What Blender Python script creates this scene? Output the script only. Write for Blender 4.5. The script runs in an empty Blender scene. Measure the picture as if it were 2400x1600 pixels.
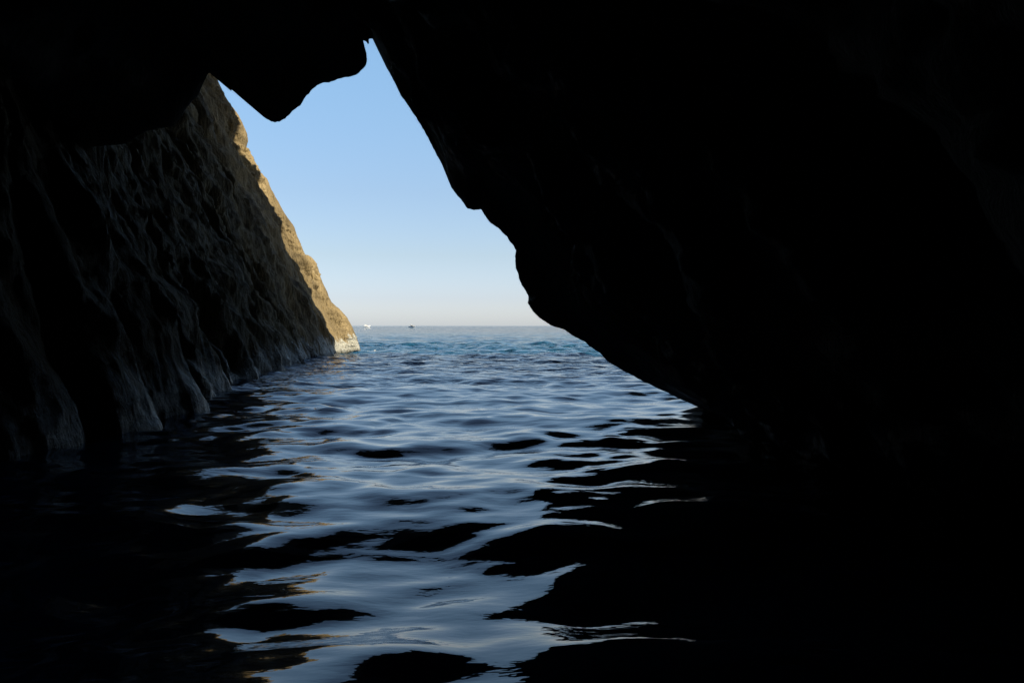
import bpy, math
import numpy as np

R = math.radians
sc = bpy.context.scene
col = sc.collection
rng = np.random.default_rng(7)

# ------------------------------------------------------------------ camera geometry used for proportions
F = 2078.0            # focal length in pixels of the 2400 px wide photograph
CAMZ = 1.2            # eye height above the water
HOR = 748.0           # horizon row and centre column in the traced outline (2352 px wide)
K = 1.0204 / F        # outline unit -> tangent of the viewing angle


def tag(o, label=None, cat=None, group=None, kind=None):
    if label and not kind: kind = 'thing'
    if label: o['label'] = label
    if cat: o['category'] = cat
    if group: o['group'] = group
    if kind: o['kind'] = kind
    return o


# ------------------------------------------------------------------ noise
def _hash(ix, iy, iz, seed):
    h = (ix.astype(np.uint32) * np.uint32(374761393) + iy.astype(np.uint32) * np.uint32(668265263)
         + iz.astype(np.uint32) * np.uint32(2147483647) + np.uint32(seed * 1274126177 & 0xffffffff))
    h = (h ^ (h >> np.uint32(13))) * np.uint32(1274126177)
    h = (h ^ (h >> np.uint32(16))) * np.uint32(2246822519)
    return h ^ (h >> np.uint32(15))


_G = rng.normal(size=(256, 3)); _G /= np.linalg.norm(_G, axis=1)[:, None]


def noise(x, y, z, seed=0):
    x, y, z = np.broadcast_arrays(x, y, z)
    fx, fy, fz = np.floor(x), np.floor(y), np.floor(z)
    ix, iy, iz = fx.astype(np.int64), fy.astype(np.int64), fz.astype(np.int64)
    dx, dy, dz = x - fx, y - fy, z - fz
    u = dx**3 * (dx * (dx * 6 - 15) + 10); v = dy**3 * (dy * (dy * 6 - 15) + 10); w = dz**3 * (dz * (dz * 6 - 15) + 10)
    out = 0
    for a in (0, 1):
        wa = u if a else 1 - u
        for b in (0, 1):
            wb = v if b else 1 - v
            for c in (0, 1):
                wc = w if c else 1 - w
                g = _G[(_hash(ix + a, iy + b, iz + c, seed) & np.uint32(255)).astype(np.int64)]
                out = out + wa * wb * wc * (g[..., 0] * (dx - a) + g[..., 1] * (dy - b) + g[..., 2] * (dz - c))
    return out * 1.6


def fbm(x, y, z, octs=4, seed=0, gain=.5):
    s = 0; a = 1.0; f = 1.0
    for i in range(octs):
        s = s + a * noise(x * f, y * f, z * f, seed + i); a *= gain; f *= 2.03
    return s


def ridged(x, y, z, octs=4, seed=0, gain=.5):
    s = 0; a = 1.0; f = 1.0
    for i in range(octs):
        s = s + a * (1 - 2 * np.abs(noise(x * f, y * f, z * f, seed + i))); a *= gain; f *= 2.03
    return s


def sstep(a, b, x):
    t = np.clip((x - a) / (b - a), 0, 1); return t * t * (3 - 2 * t)


def grid_mesh(name, P, mat, smooth=True, flip=False):
    """P: (rows, cols, 3) array of points -> one mesh object."""
    n, m = P.shape[:2]
    me = bpy.data.meshes.new(name)
    idx = np.arange(n * m).reshape(n, m)
    q = np.stack([idx[:-1, :-1], idx[:-1, 1:], idx[1:, 1:], idx[1:, :-1]], -1).reshape(-1, 4)
    if flip: q = q[:, ::-1]
    me.vertices.add(n * m); me.vertices.foreach_set('co', P.reshape(-1).astype(np.float32))
    me.loops.add(q.size); me.loops.foreach_set('vertex_index', q.reshape(-1).astype(np.int32))
    me.polygons.add(len(q))
    me.polygons.foreach_set('loop_start', np.arange(0, q.size, 4, dtype=np.int32))
    me.polygons.foreach_set('loop_total', np.full(len(q), 4, dtype=np.int32))
    me.update(calc_edges=True)
    me.polygons.foreach_set('use_smooth', np.full(len(q), smooth))
    me.materials.append(mat)
    o = bpy.data.objects.new(name, me); col.objects.link(o)
    return o


def normals(P):
    du = np.gradient(P, axis=0); dv = np.gradient(P, axis=1)
    n = np.cross(du, dv); n /= np.linalg.norm(n, axis=-1)[..., None] + 1e-9
    return n


def resample(pts, n):
    pts = np.array(pts, float)
    d = np.r_[0, np.cumsum(np.linalg.norm(np.diff(pts, axis=0), axis=1))]
    t = np.linspace(0, d[-1], n)
    return np.stack([np.interp(t, d, pts[:, k]) for k in range(pts.shape[1])], -1)


# ------------------------------------------------------------------ materials
def new_mat(name):
    m = bpy.data.materials.new(name); m.use_nodes = True
    nt = m.node_tree; nt.nodes.clear()
    out = nt.nodes.new('ShaderNodeOutputMaterial')
    b = nt.nodes.new('ShaderNodeBsdfPrincipled')
    nt.links.new(b.outputs[0], out.inputs[0])
    return m, nt, b


def N(nt, t, **kw):
    n = nt.nodes.new(t)
    for k, v in kw.items():
        if k in n.inputs: n.inputs[k].default_value = v
        else: setattr(n, k, v)
    return n


def ramp(nt, src, stops):
    r = nt.nodes.new('ShaderNodeValToRGB'); e = r.color_ramp.elements
    while len(e) < len(stops): e.new(.5)
    for el, (p, c) in zip(e, stops):
        el.position = p; el.color = c if len(c) == 4 else (*c, 1)
    nt.links.new(src, r.inputs[0]); return r.outputs[0]


def mix(nt, fac, a, b, mode='MIX'):
    m = nt.nodes.new('ShaderNodeMix'); m.data_type = 'RGBA'; m.blend_type = mode
    for i, v in ((0, fac), (6, a), (7, b)):
        if hasattr(v, 'links') or isinstance(v, bpy.types.NodeSocket): nt.links.new(v, m.inputs[i])
        else: m.inputs[i].default_value = v if i == 0 else (*v, 1)
    return m.outputs[2]


def math_n(nt, op, a, b=None):
    m = nt.nodes.new('ShaderNodeMath'); m.operation = op
    for i, v in ((0, a), (1, b)):
        if v is None: continue
        if isinstance(v, bpy.types.NodeSocket): nt.links.new(v, m.inputs[i])
        else: m.inputs[i].default_value = v
    return m.outputs[0]


def rock_material(name, dark, mid, light, band, bump=.35, spec=.35):
    """weathered coastal rock: streaky colour, pitted, a pale salt and barnacle belt just above the water"""
    m, nt, b = new_mat(name)
    tc = N(nt, 'ShaderNodeTexCoord'); pos = tc.outputs['Object']
    mp = N(nt, 'ShaderNodeMapping'); nt.links.new(pos, mp.inputs[0])
    mp.inputs['Rotation'].default_value = (R(18), R(-28), 0)
    mp.inputs['Scale'].default_value = (1, 1, .28)
    n1 = N(nt, 'ShaderNodeTexNoise', Scale=.55, Detail=8, Roughness=.62); nt.links.new(mp.outputs[0], n1.inputs[0])
    n2 = N(nt, 'ShaderNodeTexNoise', Scale=3.2, Detail=10, Roughness=.65); nt.links.new(mp.outputs[0], n2.inputs[0])
    n3 = N(nt, 'ShaderNodeTexNoise', Scale=17, Detail=6, Roughness=.7); nt.links.new(pos, n3.inputs[0])
    c = ramp(nt, n1.outputs[0], [(.3, dark), (.52, mid), (.72, light)])
    c = mix(nt, .6, c, ramp(nt, n2.outputs[0], [(.3, (.45, .43, .40)), (.5, (.95, .95, .95)), (.7, (1.2, 1.17, 1.1))]), 'MULTIPLY')
    pits = ramp(nt, n3.outputs[0], [(.28, (.35, .33, .30)), (.42, (1, 1, 1))])
    c = mix(nt, .7, c, pits, 'MULTIPLY')
    # belt
    sep = N(nt, 'ShaderNodeSeparateXYZ'); nt.links.new(pos, sep.inputs[0]); z = sep.outputs[2]
    zz = math_n(nt, 'ADD', z, math_n(nt, 'MULTIPLY', math_n(nt, 'SUBTRACT', n2.outputs[0], .5), -3.2))
    zz = math_n(nt, 'ADD', zz, math_n(nt, 'MULTIPLY', math_n(nt, 'SUBTRACT', n1.outputs[0], .5), -1.4))
    belt = ramp(nt, zz, [(.40, (1, 1, 1)), (.62, (0, 0, 0))])
    beltc = ramp(nt, n3.outputs[0], [(.36, (.02, .02, .02)), (.46, band), (.6, (band[0]*1.25, band[1]*1.25, band[2]*1.22))])
    c = mix(nt, belt, c, beltc)
    alg = ramp(nt, math_n(nt, 'ADD', z, math_n(nt, 'MULTIPLY', math_n(nt, 'SUBTRACT', n3.outputs[0], .5), -.9)), [(.04, (1, 1, 1)), (.14, (0, 0, 0))])
    c = mix(nt, alg, c, (.018, .02, .014))
    nt.links.new(c, b.inputs['Base Color'])
    wet = ramp(nt, z, [(0, (.32, .32, .32)), (.8, (.8, .8, .8))])
    nt.links.new(wet, b.inputs['Roughness']); b.inputs['Specular IOR Level'].default_value = spec * .5
    # bump
    v = N(nt, 'ShaderNodeTexVoronoi', Scale=9); v.feature = 'F1'; nt.links.new(mp.outputs[0], v.inputs[0])
    h = math_n(nt, 'ADD', math_n(nt, 'MULTIPLY', n2.outputs[0], 1.0), math_n(nt, 'MULTIPLY', n3.outputs[0], .22))
    h = math_n(nt, 'ADD', h, math_n(nt, 'MULTIPLY', v.outputs[0], .12))
    bp = N(nt, 'ShaderNodeBump', Strength=1.0, Distance=bump); nt.links.new(h, bp.inputs['Height'])
    nt.links.new(bp.outputs[0], b.inputs['Normal'])
    return m


M_left = rock_material('ochre_rock', (.075, .059, .033), (.175, .136, .073), (.265, .209, .118), (.27, .275, .255))
M_dark = rock_material('dark_cave_rock', (.17, .165, .142), (.28, .275, .235), (.38, .37, .32), (.2, .2, .2), .25)

# ------------------------------------------------------------------ sun direction (towards the sun)
SEED = 5
SUN_EL, SUN_AZ = 33.0, 99.0          # azimuth clockwise from +Y (the view direction)
sv = np.array([math.sin(R(SUN_AZ)) * math.cos(R(SUN_EL)), math.cos(R(SUN_AZ)) * math.cos(R(SUN_EL)), math.sin(R(SUN_EL))])

# ------------------------------------------------------------------ left wall
tip = [(827, 803), (822, 785), (810, 755), (797, 730), (785, 715), (762, 692), (752, 668), (740, 640), (728, 612), (717, 598),
       (702, 594), (690, 560), (670, 520), (650, 488), (634, 460), (618, 430), (612, 413), (600, 402), (580, 362), (562, 335),
       (567, 318), (564, 298), (545, 262), (530, 240), (515, 213), (503, 190), (489, 163)]
TIPY = 42.0
tz = np.array([CAMZ + (HOR - p[1]) * K * TIPY for p in tip]); tx = np.array([(p[0] - 1176) * K * TIPY for p in tip])
TX0 = tx[0]
slope = (tx[-1] - tx[0]) / (tz[-1] - tz[0])
plan = [(30, -8), (14, -9.5), (7, -11), (0, -11), (-4, -9), (-6.2, -4), (-5.6, 0), (-5, 3.4), (-4.3, 5.2), (-3.95, 5.9), (-3.85, 6.75), (-4.2, 7.05), (-4.95, 7.4), (-4.9, 7.85),
        (-4.55, 8.1), (-4.45, 8.6), (-4.45, 9.15), (-4.75, 9.35), (-4.55, 9.5), (-4.3, 9.65), (-4.22, 10.0), (-4.15, 10.5), (-4.4, 10.8), (-4.6, 11.2),
        (-4.45, 11.45), (-4.35, 12.0), (-4.35, 12.6), (-4.95, 13.1), (-5.05, 14.2), (-4.95, 14.6), (-5.25, 16.2), (-5.55, 17.6), (-5.95, 18.2), (-5.9, 19.6),
        (-6.05, 21.2), (-6.2, 24.5), (-6.75, 25.4), (-6.6, 26.5), (-6.75, 28.4), (-7.15, 30),
        (-7.2, 34), (-7.35, 37), (-7.4, 39.5), (-7.28, 41), (TX0, 42), (-7.45, 43), (-8.3, 44), (-10, 45.2), (-15, 47), (-45, 54)]
plan = np.array(plan, float)
seg = np.r_[0, np.cumsum(np.linalg.norm(np.diff(plan, axis=0), axis=1))]
# finer spacing where the wall is seen largest
ds = np.interp(plan[:, 1], [-12, 4, 14, 45, 55], [.12, .028, .035, .05, .4])
fine = np.linspace(0, seg[-1], 20000)
dens = np.cumsum(1 / np.interp(fine, seg, ds)); dens -= dens[0]
ns = 1050
s = np.interp(np.linspace(0, dens[-1], ns), dens, fine)


def smooth_curve(t, k, w):
    tt = t[:, None] + np.linspace(-w, w, 9)[None]
    return np.interp(tt, seg, plan[:, k]).mean(1)


px, py = smooth_curve(s, 0, .14), smooth_curve(s, 1, .14)
zl = np.concatenate([np.linspace(-2.5, 0, 30)[:-1], np.linspace(0, 2, 90)[:-1], np.linspace(2, 14, 260)[:-1], np.linspace(14, 34, 60)])
S, Z = np.meshgrid(s, zl, indexing='ij')
PX, PY = np.meshgrid(px, zl, indexing='ij')[0], np.meshgrid(py, zl, indexing='ij')[0]
wtip = sstep(36, 40.5, PY)                                   # traced roughness belongs to the outer corner only
lean_t = np.interp(Z, tz, tx - TX0, left=0)
lean_t = np.where(Z > tz[-1], lean_t + (Z - tz[-1]) * slope, lean_t)
lean_s = slope * np.clip(Z, 0, 99) * np.interp(PY, [-10, 0, 10, 22, 36], [.1, .35, .72, .95, 1.0])
lean = lean_s * (1 - wtip) + lean_t * wtip
# ribs and buttresses fade upwards so the wall is not a pure extrusion of its foot line
sm = np.interp(py, [-12, 6.7, 8.6, 10.4, 12.7, 16.5, 22, 26, 32, 39, 42, 60], [-5.5, -4.2, -4.4, -4.2, -4.6, -5.6, -6.3, -6.5, -7.1, -7.35, -7.2, -7.2])
fade = sstep(.6, 4.0, Z) * np.where((PY > 5.5) & (PY < 41), 1, 0)
SM = np.meshgrid(sm, zl, indexing='ij')[0]
BX = PX * (1 - .85 * fade) + SM * .85 * fade
P = np.stack([BX + lean, PY + .12 * Z * (1 - wtip) * (PY > 0), Z], -1)
nrm = normals(P)
if nrm[ns // 2, 100, 0] < 0: nrm = -nrm
a1 = S + Z * .42; amp = np.interp(PY, [3, 12, 20, 34, 40.5, 42.5, 44, 50], [.5, .55, .9, 1.0, .45, .16, .5, 1])
d = .42 * (ridged(a1 * .33, Z * .09, 3.1, 3, 5) - .9)
d += .17 * ridged(a1 * .75 + .8 * noise(S * .6, Z * .6, 0, 9), Z * .36, 7.7, 3, 11, .45) - .16
d += .13 * fbm(S * 1.8, Z * 1.3, 1.5, 5, 21, .55) + .26 * noise(S * .55, Z * .6, 4.4, 71) + .05 * ridged(S * .8 - Z * .25, Z * .95, 6.1, 3, 81, .55) - .04
hol = fbm(a1 * .50 + .3 * noise(S * .7, Z * .5, 0, 19), Z * .20, 8.8, 3, 31)
d += -.75 * sstep(.18, .55, hol) * (1 - .7 * sstep(36, 40, PY)) * (.2 + .8 * sstep(9, 16, PY))     # deep hollows between the folds
d *= amp * (.55 + .45 * sstep(.0, 2.5, Z))
P = P + nrm * d[..., None]
# corner relief: lit face with grooves
g = np.exp(-((PY - 40.4) / 1.3) ** 2) * (.30 * ridged(S * 1.1 + Z * .5, Z * .65, 2.2, 5, 61, .65) - .36)
P[..., 0] += g * (1 - sstep(41.3, 42.0, PY)); 
left = grid_mesh('rock_wall', P, M_left)
tag(left, 'ribbed rock wall left of the opening, pale at the waterline, its outer edge sunlit gold', 'rock wall')
print('left ok', P.shape)

# ------------------------------------------------------------------ right wall and roof: a swept mouth
right_out = [(1176 + 900, 1250), (1830, 1060), (1745, 985), (1690, 960), (1655, 944), (1610, 934), (1560, 915), (1500, 886), (1440, 856), (1400, 832), (1375, 810),
             (1345, 786), (1322, 775), (1300, 760), (1282, 751), (1272, 749), (1262, 745), (1245, 734), (1225, 716), (1213, 697), (1214, 681), (1200, 656), (1190, 636), (1184, 608),
             (1183, 590), (1185, 577), (1180, 565), (1165, 545), (1145, 525), (1128, 513), (1115, 497), (1104, 480), (1090, 483), (1075, 479),
             (1060, 462), (1040, 435), (1030, 410), (1015, 378), (1000, 350), (985, 320), (970, 293), (950, 262), (935, 241), (915, 206), (900, 178),
             (886, 150), (873, 124), (863, 102), (857, 88), (845, 60), (820, 10), (760, -90), (640, -260)]
roof_out = [(980, 30), (905, 50), (857, 72), (856, 89), (846, 90), (849, 101), (845, 102), (840, 96), (835, 93), (837, 108), (842, 126), (843, 142), (840, 152), (832, 160), (820, 172),
            (800, 176), (775, 182), (757, 190), (745, 190), (730, 195), (716, 206), (705, 221), (690, 240), (672, 256), (655, 272),
            (642, 280), (622, 279), (605, 268), (592, 253), (575, 240), (562, 222), (553, 217), (547, 208), (540, 202), (536, 205), (529, 208), (522, 196), (512, 186),
            (500, 173), (489, 163), (478, 168), (466, 195), (452, 222), (430, 246), (402, 290), (340, 300), (290, 330), (210, 338), (150, 365), (60, 372), (-100, 390), (-400, 420)]  # left end of the lip lowered to cover the wall and darken it


def wallx(z):  # mean foot of the outer left wall at height z
    return np.interp(z, tz, tx, right=-14) 


def sweep(name, outline, n, depth_fn, centre, n_in, mat, rim_fn, seed, infl=.32, back=-13.5, ext_fn=None):
    o = resample(outline, n)
    jj = np.arange(n) * 1600.0 / n
    o = o + np.stack([fbm(jj * .045, 0 * jj, 0 * jj + seed, 5, seed, .6), fbm(jj * .045, 0 * jj + 9, 0 * jj + seed, 5, seed, .6)], -1) * 2.0
    # small scale roughness along the traced edge
    tt = np.arange(n)
    tan = np.stack([(o[:, 0] - 1176) * K, (HOR - o[:, 1]) * K], -1)          # ray slopes
    dep = depth_fn(o, tt / n)
    L = np.stack([tan[:, 0] * dep, dep, CAMZ + tan[:, 1] * dep], -1)         # the lip
    out = L[:, [0, 2]] - np.array(centre); out /= np.linalg.norm(out, axis=1)[:, None]
    # smooth the outward direction
    k = 15; ker = np.ones(2 * k + 1) / (2 * k + 1)
    out = np.stack([np.convolve(np.pad(out[:, i], k, 'edge'), ker, 'valid') for i in (0, 1)], -1)
    out /= np.linalg.norm(out, axis=1)[:, None]
    rows = []
    t_in = np.linspace(1, 0, n_in) ** 1.35
    for t in t_in[:-1]:                                                       # from behind the camera up to the lip
        y = dep + (back - dep) * t
        e = infl * (dep - y) * (1 - .35 * t) + .25 * sstep(0, .6, dep - y)
        e = np.minimum(e, 3.6)
        rows.append(np.stack([L[:, 0] + out[:, 0] * e, y, L[:, 2] + out[:, 1] * e], -1))
    n_lip = len(rows)
    rows.append(L)
    ext = ext_fn(o) if ext_fn else np.full(n, 2.2)
    for q in np.linspace(0, 1, 40)[1:]:                                       # outwards past the lip; a long ext adds unseen rock that shades the wall
        y = dep + ext * q ** 1.1
        m = 1 + (.55 - .22 * sstep(2.2, 9, ext)) * (1 - np.exp(-(y - dep) / 1.2))
        rows.append(np.stack([tan[:, 0] * y * m + .25 * q * out[:, 0], y, CAMZ + tan[:, 1] * y * m + .25 * q * out[:, 1]], -1))
    base = rows[-1]
    rows += rim_fn(base, np.linspace(0, 1, n))
    P = np.stack(rows, 0)
    nrm = normals(P)
    c = np.array([0, 5, 1.5]); sgn = np.sign(((c - P[5:n_lip - 2].reshape(-1, 3)) * nrm[5:n_lip - 2].reshape(-1, 3)).sum())
    nrm *= sgn                                                                # towards the cave interior
    X, Y, Zc = P[..., 0], P[..., 1], P[..., 2]
    inner = np.clip((dep[None] - Y), 0, 99)
    along = X * .35 + Y * .7 + Zc * .15
    d = .34 * (ridged(X * .5 + Zc * .25, Y * .33 - Zc * .2, Zc * .25, 4, seed) - 1.1) + .16 * fbm(X * 1.3, Y * .8, Zc * .9, 4, seed + 20)
    d += .05 * ridged((X - Zc * .5) * 3.0, Y * 1.2 + Zc * 1.2, Zc * .7, 3, seed + 40) 
    a = sstep(0, 3.0, inner) * .9
    a = np.where(Y > dep[None], sstep(0, 5, Y - dep[None]) * .5, a)
    low = np.minimum(d, 0.05)                                                 # beyond the lip never grow into view
    d = np.where(inner < 2.5, low, d)
    a[-13:] *= .2
    P = P + nrm * (a * d)[..., None]
    return grid_mesh(name, P, mat), P


def blocker_x(z):
    return 9.7 - .5 * np.clip(z - 2, 0, 16)  # added headland leans inward to cut off more sky


def blocker_edge(z):
    """edge of the added unseen headland, solved so its shadow stops before the outer corner"""
    zw = np.linspace(-14, 26, 200); xw = np.interp(zw, tz, tx, left=TX0, right=tx[-1]); xw = np.where(zw > tz[-1], xw + (zw - tz[-1]) * slope, xw)
    k = (9.7 - xw) / sv[0]
    for _ in range(8): k = (blocker_x(zw + k * sv[2]) - xw) / sv[0]
    ye = np.interp(zw, [0, 1.5, 3, 4.5, 6, 7.5, 8.3, 9.0, 9.7, 10.4, 11.3, 12.0, 14], [37.9, 38.5, 38.9, 39.2, 39.7, 40.2, 40.9, 40.2, 39.6, 39.2, 39.9, 41.3, 44]) + .12 * np.sin(zw * 4.7) + k * sv[1]; ze = zw + k * sv[2]
    return np.interp(z, ze, ye)


def rim_right(base, t):  # continues as an unseen headland, added to shade the left wall
    z = -2.5 + 38 * t ** .8
    B = np.stack([7.2 - .3 * np.clip(z - 2, 0, 16), 15.5 + 1.5 * t, z], -1)
    Cc = np.stack([blocker_x(z), blocker_edge(z), z], -1)
    D = np.stack([34 + 0 * t, Cc[:, 1] - 17, z], -1)
    E = np.stack([42 + 0 * t, -30 + 0 * t, z], -1)
    G = np.stack([-50 + 0 * t, -32 + 0 * t, z], -1)  # unseen back walls, added to stop sun leaking into the cave
    rows = [base * (1 - q) + B * q for q in np.linspace(0, 1, 16)[1:]]
    rows += [B * (1 - q) + Cc * q for q in np.linspace(0, 1, 50)[1:]]
    rows += [Cc * (1 - q) + D * q for q in np.linspace(0, 1, 12)[1:]] + [E, G]
    return rows


def rim_roof(base, t):
    B = np.stack([26 - 70 * t, 6 + 0 * t, 36 + 0 * t], -1)
    return [base * (1 - q) + B * q for q in np.linspace(0, 1, 30)[1:]]


def depth_right(o, t):
    up = np.clip((760 - o[:, 1]) / 670, 0, 1)
    return 11.4 + 2.2 * up + .35 * np.sin(o[:, 1] * .021) * sstep(0, .15, up)


def depth_roof(o, t):
    return 12.6 + .5 * np.sin(o[:, 0] * .013 + 1) + .9 * sstep(700, 850, o[:, 0])


rightw, PR = sweep('rock_wall', right_out, 760, depth_right, (-.6, 1.0), 240, M_dark, rim_right, 101, infl=.10, ext_fn=lambda o: 2.2 + 12.5 * (1 - sstep(150, 520, o[:, 1])))  # upper part runs on unseen past the lip, added for shade
tag(rightw, 'black overhanging rock wall slanting down to the water right of the opening', 'rock wall')
roof, PF = sweep('rock_ceiling', roof_out, 600, depth_roof, (-1.5, -1.0), 200, M_dark, rim_roof, 201, infl=.22, ext_fn=lambda o: 15.5 + 8.5 * (1 - sstep(600, 860, o[:, 0])) + 2.0 * (1 - sstep(500, 640, o[:, 0])))  # long unseen ceiling run, added to keep sky off the left wall
tag(roof, 'black cave ceiling with a blunt rock nose hanging into the top of the opening', 'rock ceiling')

# ------------------------------------------------------------------ sea
def row_positions():
    ys = [-14.0]
    while ys[-1] < 16000:
        y = ys[-1]; 
        if y < 1.5: dy = .3
        elif y < 7: dy = .022
        elif y < 60: dy = .0034 * y
        elif y < 300: dy = .008 * y
        else: dy = .05 * y
        ys.append(y + dy)
    return np.array(ys)


ys = row_positions(); nc = 900
t = np.linspace(-1, 1, nc)
W = np.maximum(14, 9 + .72 * np.abs(ys)) * 1.0
W = np.where(ys > 300, W * (1 + (ys - 300) / 2000), W)
YY, TT = np.meshgrid(ys, t, indexing='ij')
XX = TT * W[:, None] + np.sign(TT) * np.abs(TT) ** 15 * (60 + 6 * np.abs(YY))
# columns a bit denser in front of the opening
dxl = np.gradient(XX, axis=1); dyl = np.gradient(ys)[:, None]
res = np.maximum(dxl, dyl)
H = np.zeros_like(XX)
wr = np.random.default_rng(SEED)
wx = XX + .22 * noise(XX * .45, YY * .5, 0, 301) + .05 * noise(XX * 1.7, YY * 1.9, 4, 302)
wy = YY + .30 * noise(XX * .4, YY * .45, 9, 303) + .06 * noise(XX * 1.5, YY * 1.7, 2, 304)
ncomp = 64
sheltered = 1 - sstep(20, 60, YY)
for i in range(ncomp):
    lam = .36 * (6.0 / .36) ** (i / (ncomp - 1)) * wr.uniform(.93, 1.07)
    th = wr.normal(0, 1.05 if lam < 1.6 else .7) + .12
    kx, ky = math.sin(th) * 2 * math.pi / lam, math.cos(th) * 2 * math.pi / lam
    sl = .025 * (1.1 / lam) ** .6 if lam > 1.1 else .027 * (lam / 1.1) ** .4
    a = sl * lam / (2 * math.pi)
    if lam > 2.5: a = a * (.45 + .55 * sstep(4, 12, YY))
    ph = wr.uniform(0, 6.28)
    f = sstep(3.0, 6.0, lam / res)
    arg = kx * wx + ky * wy + ph
    H += a * f * (np.sin(arg) + .18 * np.cos(2 * arg)) * (1 + 1.3 * (1 - sheltered))
H += (.11 * np.cos(2 * math.pi * (YY - 1.5 + .14 * XX) / 5.8 + .5 * noise(XX * .3, YY * .3, 5, 330)) + .045 * XX * np.exp(-(XX / 2.5) ** 2)) * np.exp(-((YY - 3) / 2.2) ** 2)
H += .010 * sheltered * fbm(XX * 1.1, YY * 1.5, 0, 3, 320)
sea_P = np.stack([XX, YY, H], -1)

m, nt, b = new_mat('sea_water')
tc = N(nt, 'ShaderNodeTexCoord'); pos = tc.outputs['Object']
b.inputs['IOR'].default_value = 1.36; b.inputs['Roughness'].default_value = .012
nz = N(nt, 'ShaderNodeTexNoise', Scale=.03, Detail=3); nt.links.new(pos, nz.inputs[0])
nt.links.new(ramp(nt, nz.outputs[0], [(.35, (.004, .034, .085)), (.6, (.004, .044, .083))]), b.inputs['Base Color'])
mp = N(nt, 'ShaderNodeMapping'); nt.links.new(pos, mp.inputs[0]); mp.inputs['Scale'].default_value = (.8, 1.5, 1)
na = N(nt, 'ShaderNodeTexNoise', Scale=5.5, Detail=3, Roughness=.5); nt.links.new(mp.outputs[0], na.inputs[0])
nb = N(nt, 'ShaderNodeTexNoise', Scale=1.1, Detail=4, Roughness=.55); nt.links.new(mp.outputs[0], nb.inputs[0])
sep = N(nt, 'ShaderNodeSeparateXYZ'); nt.links.new(pos, sep.inputs[0])
far = ramp(nt, math_n(nt, 'DIVIDE', sep.outputs[1], 60.0), [(.25, (.0, .0, .0)), (1, (1, 1, 1))])
hh = math_n(nt, 'ADD', math_n(nt, 'MULTIPLY', na.outputs[0], math_n(nt, 'ADD', .0022, math_n(nt, 'MULTIPLY', math_n(nt, 'MINIMUM', sep.outputs[1], 40.0), .00028))), math_n(nt, 'MULTIPLY', math_n(nt, 'MULTIPLY', nb.outputs[0], 1.0), far))
bp = N(nt, 'ShaderNodeBump', Strength=1, Distance=1.0); nt.links.new(hh, bp.inputs['Height']); nt.links.new(bp.outputs[0], b.inputs['Normal'])
M_sea = m
sea = grid_mesh('sea', sea_P, M_sea, flip=True)
tag(sea, kind='structure')

# thin foam lapping round the foot of the outer corner: flecks lying on the waves
fm = fbm(XX * 2.2, YY * 2.0, 0, 4, 500)
tipd = ((XX + 6.5) / 1.1) ** 2 + ((YY - 42.6) / 1.5) ** 2
trail = ((XX + 5.6) / 2.2) ** 2 + ((YY - 42.3 - .3 * (XX + 6)) / .5) ** 2
foot = (XX + 7.25) ** 2 + ((YY - 41) / 2.5) ** 2
msk = ((tipd < 1) & (fm > .42)) | ((trail < 1) & (fm > .30)) | ((foot < .5) & (fm > .15))
mf = msk[:-1, :-1] & msk[1:, 1:]
idx = np.argwhere(mf); vid = {}; fv = []; ff = []
for i_, j_ in idx:
    q = []
    for a_, b_ in ((i_, j_), (i_, j_ + 1), (i_ + 1, j_ + 1), (i_ + 1, j_)):
        if (a_, b_) not in vid:
            vid[(a_, b_)] = len(fv); fv.append((XX[a_, b_], YY[a_, b_], H[a_, b_] + .015))
        q.append(vid[(a_, b_)])
    ff.append(tuple(q))
m, nt, b = new_mat('foam')
tcf = N(nt, 'ShaderNodeTexCoord'); nf = N(nt, 'ShaderNodeTexNoise', Scale=14, Detail=4); nt.links.new(tcf.outputs['Object'], nf.inputs[0])
nt.links.new(ramp(nt, nf.outputs[0], [(.4, (.18, .22, .23)), (.6, (.45, .47, .46))]), b.inputs['Base Color']); b.inputs['Roughness'].default_value = .7
me = bpy.data.meshes.new('sea_foam'); me.from_pydata(fv, [], ff); me.materials.append(m); me.update()
fo = bpy.data.objects.new('sea_foam', me); col.objects.link(fo); tag(fo, kind='stuff')

# ------------------------------------------------------------------ boats
def simple(name, colr, rough=.4, spec=.5):
    m, nt, b = new_mat(name)
    n = N(nt, 'ShaderNodeTexNoise', Scale=2.5, Detail=4)
    c = mix(nt, n.outputs[0], tuple(v * .88 for v in colr), tuple(min(1, v * 1.05) for v in colr))
    nt.links.new(c, b.inputs['Base Color']); b.inputs['Roughness'].default_value = rough
    return m


M_white = simple('white_gelcoat', (.78, .78, .76), .3)
M_glass = simple('tinted_glass', (.03, .035, .04), .08)
M_navy = simple('dark_hull_paint', (.36, .38, .40), .3)
M_grey = simple('grey_canvas', (.42, .40, .37), .8)
M_metal = simple('steel_rail', (.5, .5, .5), .3)


def raw(name, verts, faces, mat, parent=None, loc=(0, 0, 0)):
    me = bpy.data.meshes.new(name); me.from_pydata(verts, [], faces); me.materials.append(mat); me.update()
    o = bpy.data.objects.new(name, me); col.objects.link(o); o.location = loc
    if parent: o.parent = parent
    return o


def loft(name, secs, mat, parent):
    """secs: list of closed rings with equal vertex count along the boat"""
    n = len(secs[0]); v = [p for s_ in secs for p in s_]; f = []
    for i in range(len(secs) - 1):
        for j in range(n):
            f.append((i * n + j, i * n + (j + 1) % n, (i + 1) * n + (j + 1) % n, (i + 1) * n + j))
    f.append(tuple(range(n))[::-1]); f.append(tuple((len(secs) - 1) * n + j for j in range(n)))
    return raw(name, v, f, mat, parent)


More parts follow.
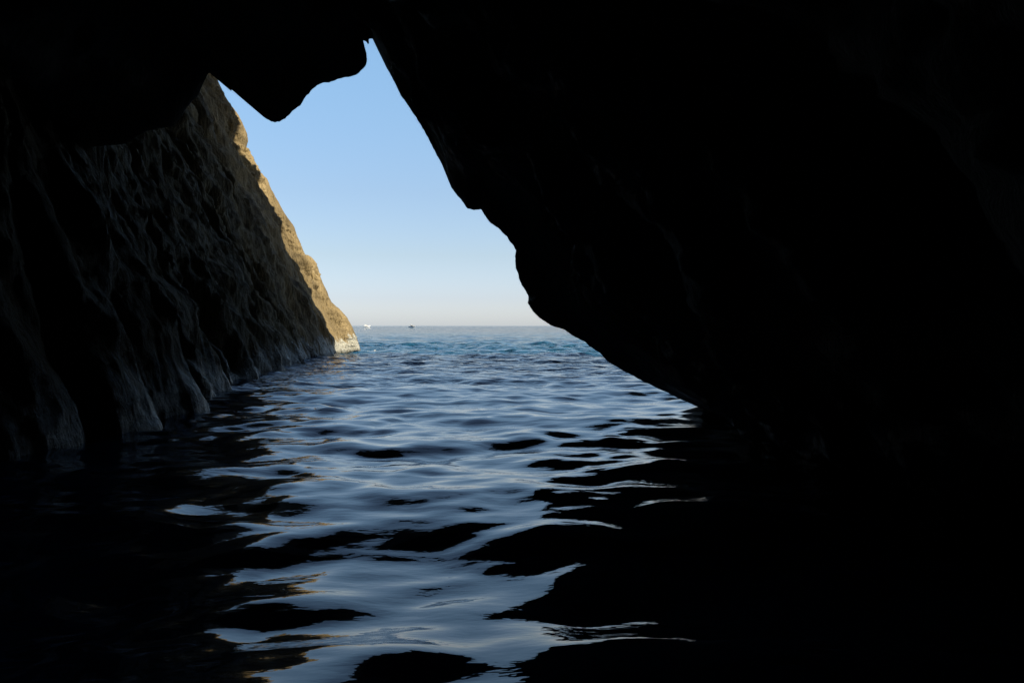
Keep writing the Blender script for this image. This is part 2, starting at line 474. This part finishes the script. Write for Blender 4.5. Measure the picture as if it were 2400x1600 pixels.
def block(name, xs, w, mat, parent):
    """xs: side outline (x, z) extruded across the beam, upper points drawn in a little"""
    zmin = min(p[1] for p in xs); zmax = max(p[1] for p in xs)
    def yy(z): return w * (1 - .22 * (z - zmin) / max(zmax - zmin, .01))
    n = len(xs)
    v = [(x, -yy(z), z) for x, z in xs] + [(x, yy(z), z) for x, z in xs]
    f = [tuple(range(n)), tuple(range(2 * n - 1, n - 1, -1))] + [(j, j + n, (j + 1) % n + n, (j + 1) % n) for j in range(n)]
    return raw(name, v, f, mat, parent)


def bar(name, a, b_, r, mat, parent):
    a, b_ = np.array(a, float), np.array(b_, float); dd = b_ - a; dd /= np.linalg.norm(dd)
    u = np.cross(dd, [0.3, 1, .2]); u /= np.linalg.norm(u); w = np.cross(dd, u)
    ring = lambda c: [tuple(c + r * (math.cos(q) * u + math.sin(q) * w)) for q in np.arange(8) * math.pi / 4]
    return loft(name, [ring(a), ring(b_)], mat, parent)


def boat(loc, heading, style, label):
    e = bpy.data.objects.new('motorboat', None); col.objects.link(e)
    e.location = loc; e.rotation_euler = (0, R(-3), heading); e.scale = (.66, .66, .66)
    tag(e, label, 'boat', 'motorboats on the horizon')
    secs = []
    for u in np.linspace(0, 1, 16):
        x = -5 + 10.6 * u
        bw = 1.65 * (1 - max(0, (u - .45) / .55) ** 2.2) + .03
        sheer = 1.0 + .75 * u ** 1.8
        keel = -.5 + .9 * max(0, (u - .7) / .3) ** 2
        xo = .6 * max(0, (u - .8) / .2)
        secs.append([(x - xo, 0, keel), (x - xo * .6, bw * .72, keel + .35), (x, bw * .96, .55 + .3 * u), (x, bw, sheer), (x, bw * .6, sheer + .06), (x, -bw * .6, sheer + .06),
                     (x, -bw, sheer), (x, -bw * .96, .55 + .3 * u), (x - xo * .6, -bw * .72, keel + .35)])
    loft('hull', secs, M_white if style == 0 else M_navy, e)
    if style == 0:
        cab = block('cabin', [(-2.6, 1.1), (3.1, 1.5), (1.4, 2.35), (.6, 2.6), (-2.4, 2.6)], 1.25, M_white, e)
        block('windscreen', [(.75, 1.75), (2.35, 1.9), (1.3, 2.32), (-2.1, 2.32), (-2.1, 1.75)], 1.24, M_glass, cab)
        block('flybridge', [(-2.7, 2.6), (.5, 2.6), (.1, 3.15), (-.3, 3.25), (-2.6, 3.1)], 1.1, M_white, e)
        bar('radar_arch', (-2.3, .9, 3.0), (-3.0, .8, 4.1), .09, M_white, e)
        bar('radar_arch', (-2.3, -.9, 3.0), (-3.0, -.8, 4.1), .09, M_white, e)
        block('hardtop', [(-3.3, 4.1), (-.9, 4.15), (-1.1, 4.27), (-3.3, 4.22)], 1.05, M_grey, e)
        bar('antenna', (-3.0, .5, 4.2), (-3.5, .5, 5.6), .04, M_metal, e)
    else:
        cab = block('cabin', [(-1.6, 1.1), (2.6, 1.45), (1.1, 2.5), (-1.4, 2.5)], 1.2, M_grey, e)
        block('windscreen', [(.2, 1.8), (1.9, 1.85), (1.15, 2.4), (-1.2, 2.4), (-1.2, 1.8)], 1.19, M_glass, cab)
        for sy in (1, -1):
            bar('tower_leg', (-1.3, sy * .9, 2.4), (-2.3, sy * .7, 3.9), .07, M_metal, e)
            bar('tower_leg', (.3, sy * .9, 2.4), (-.6, sy * .7, 3.9), .07, M_metal, e)
        block('canopy', [(-3.2, 4.0), (-.2, 3.75), (-.3, 3.9), (-3.2, 4.15)], 1.1, M_grey, e)
        bar('antenna', (-2.2, .5, 4.0), (-2.6, .5, 5.4), .04, M_metal, e)
    raw_v = []
    bar('bow_rail', (1.8, 1.2, 1.9), (5.3, .12, 2.35), .05, M_metal, e)
    bar('bow_rail', (1.8, -1.2, 1.9), (5.3, -.12, 2.35), .05, M_metal, e)
    return e


def at_px(px_, depth):  # where a compass bearing read off the photograph lies at a distance
    return (px_ - 1200) / F * depth


boat((at_px(859, 860), 860, .1), R(10), 0, 'white motor yacht with a flybridge under way on the horizon, nearer the sunlit cliff')
boat((at_px(965, 900), 900, .1), R(-8), 1, 'darker low motorboat with a raised canopy on the horizon, farther from the sunlit cliff')

# ------------------------------------------------------------------ light
w = bpy.data.worlds.new('World'); sc.world = w; w.use_nodes = True
nt = w.node_tree; bg = nt.nodes['Background']
sky = nt.nodes.new('ShaderNodeTexSky'); sky.sky_type = 'NISHITA'; sky.sun_disc = False
sky.sun_elevation = R(SUN_EL); sky.sun_rotation = R(SUN_AZ)
sky.air_density = 1.0; sky.dust_density = .6; sky.ozone_density = 1.3; sky.altitude = 0
g_ = nt.nodes.new('ShaderNodeTexCoord'); sp = nt.nodes.new('ShaderNodeSeparateXYZ'); nt.links.new(g_.outputs['Generated'], sp.inputs[0])
rr = lambda a, b_, c: (a / 2, b_ / 2, c / 2)
gain = ramp(nt, sp.outputs[2], [(.0, rr(1.10, 1.24, 1.75)), (.03, rr(.95, 1.03, 1.45)), (.078, rr(.955, .98, 1.16)), (.148, rr(1.03, 1.07, 1.19)), (.29, rr(1.28, 1.46, 1.5)), (.6, rr(.7, .75, .85))])
vm = nt.nodes.new('ShaderNodeVectorMath'); vm.operation = 'MULTIPLY'; nt.links.new(sky.outputs[0], vm.inputs[0]); nt.links.new(gain, vm.inputs[1])
vs = nt.nodes.new('ShaderNodeVectorMath'); vs.operation = 'SCALE'; vs.inputs['Scale'].default_value = 2.0; nt.links.new(vm.outputs[0], vs.inputs[0])
nt.links.new(vs.outputs[0], bg.inputs[0]); bg.inputs[1].default_value = .05

sun = bpy.data.lights.new('sun', 'SUN'); sun.energy = 5.0; sun.angle = R(.5); sun.color = (1, .86, .62)
so = bpy.data.objects.new('sun', sun); col.objects.link(so)
from mathutils import Vector
so.rotation_euler = Vector(sv).to_track_quat('Z', 'Y').to_euler(); so.location = (30, -10, 40)

cam = bpy.data.cameras.new('camera'); cam.sensor_width = 36; cam.lens = 36 * F / 2400
cam.shift_y = -(800 - 763.3) / 2400; cam.clip_end = 60000; cam.clip_start = .05
co = bpy.data.objects.new('camera', cam); col.objects.link(co)
co.location = (0, 0, CAMZ); co.rotation_euler = (R(90), 0, 0)
sc.camera = co

sc.view_settings.view_transform = 'Standard'; sc.view_settings.look = 'None'
sc.view_settings.exposure = 1.45; sc.view_settings.gamma = 1
sc.cycles.sample_clamp_indirect = 2.0
sc.cycles.max_bounces = 8; sc.cycles.diffuse_bounces = 4; sc.cycles.glossy_bounces = 4
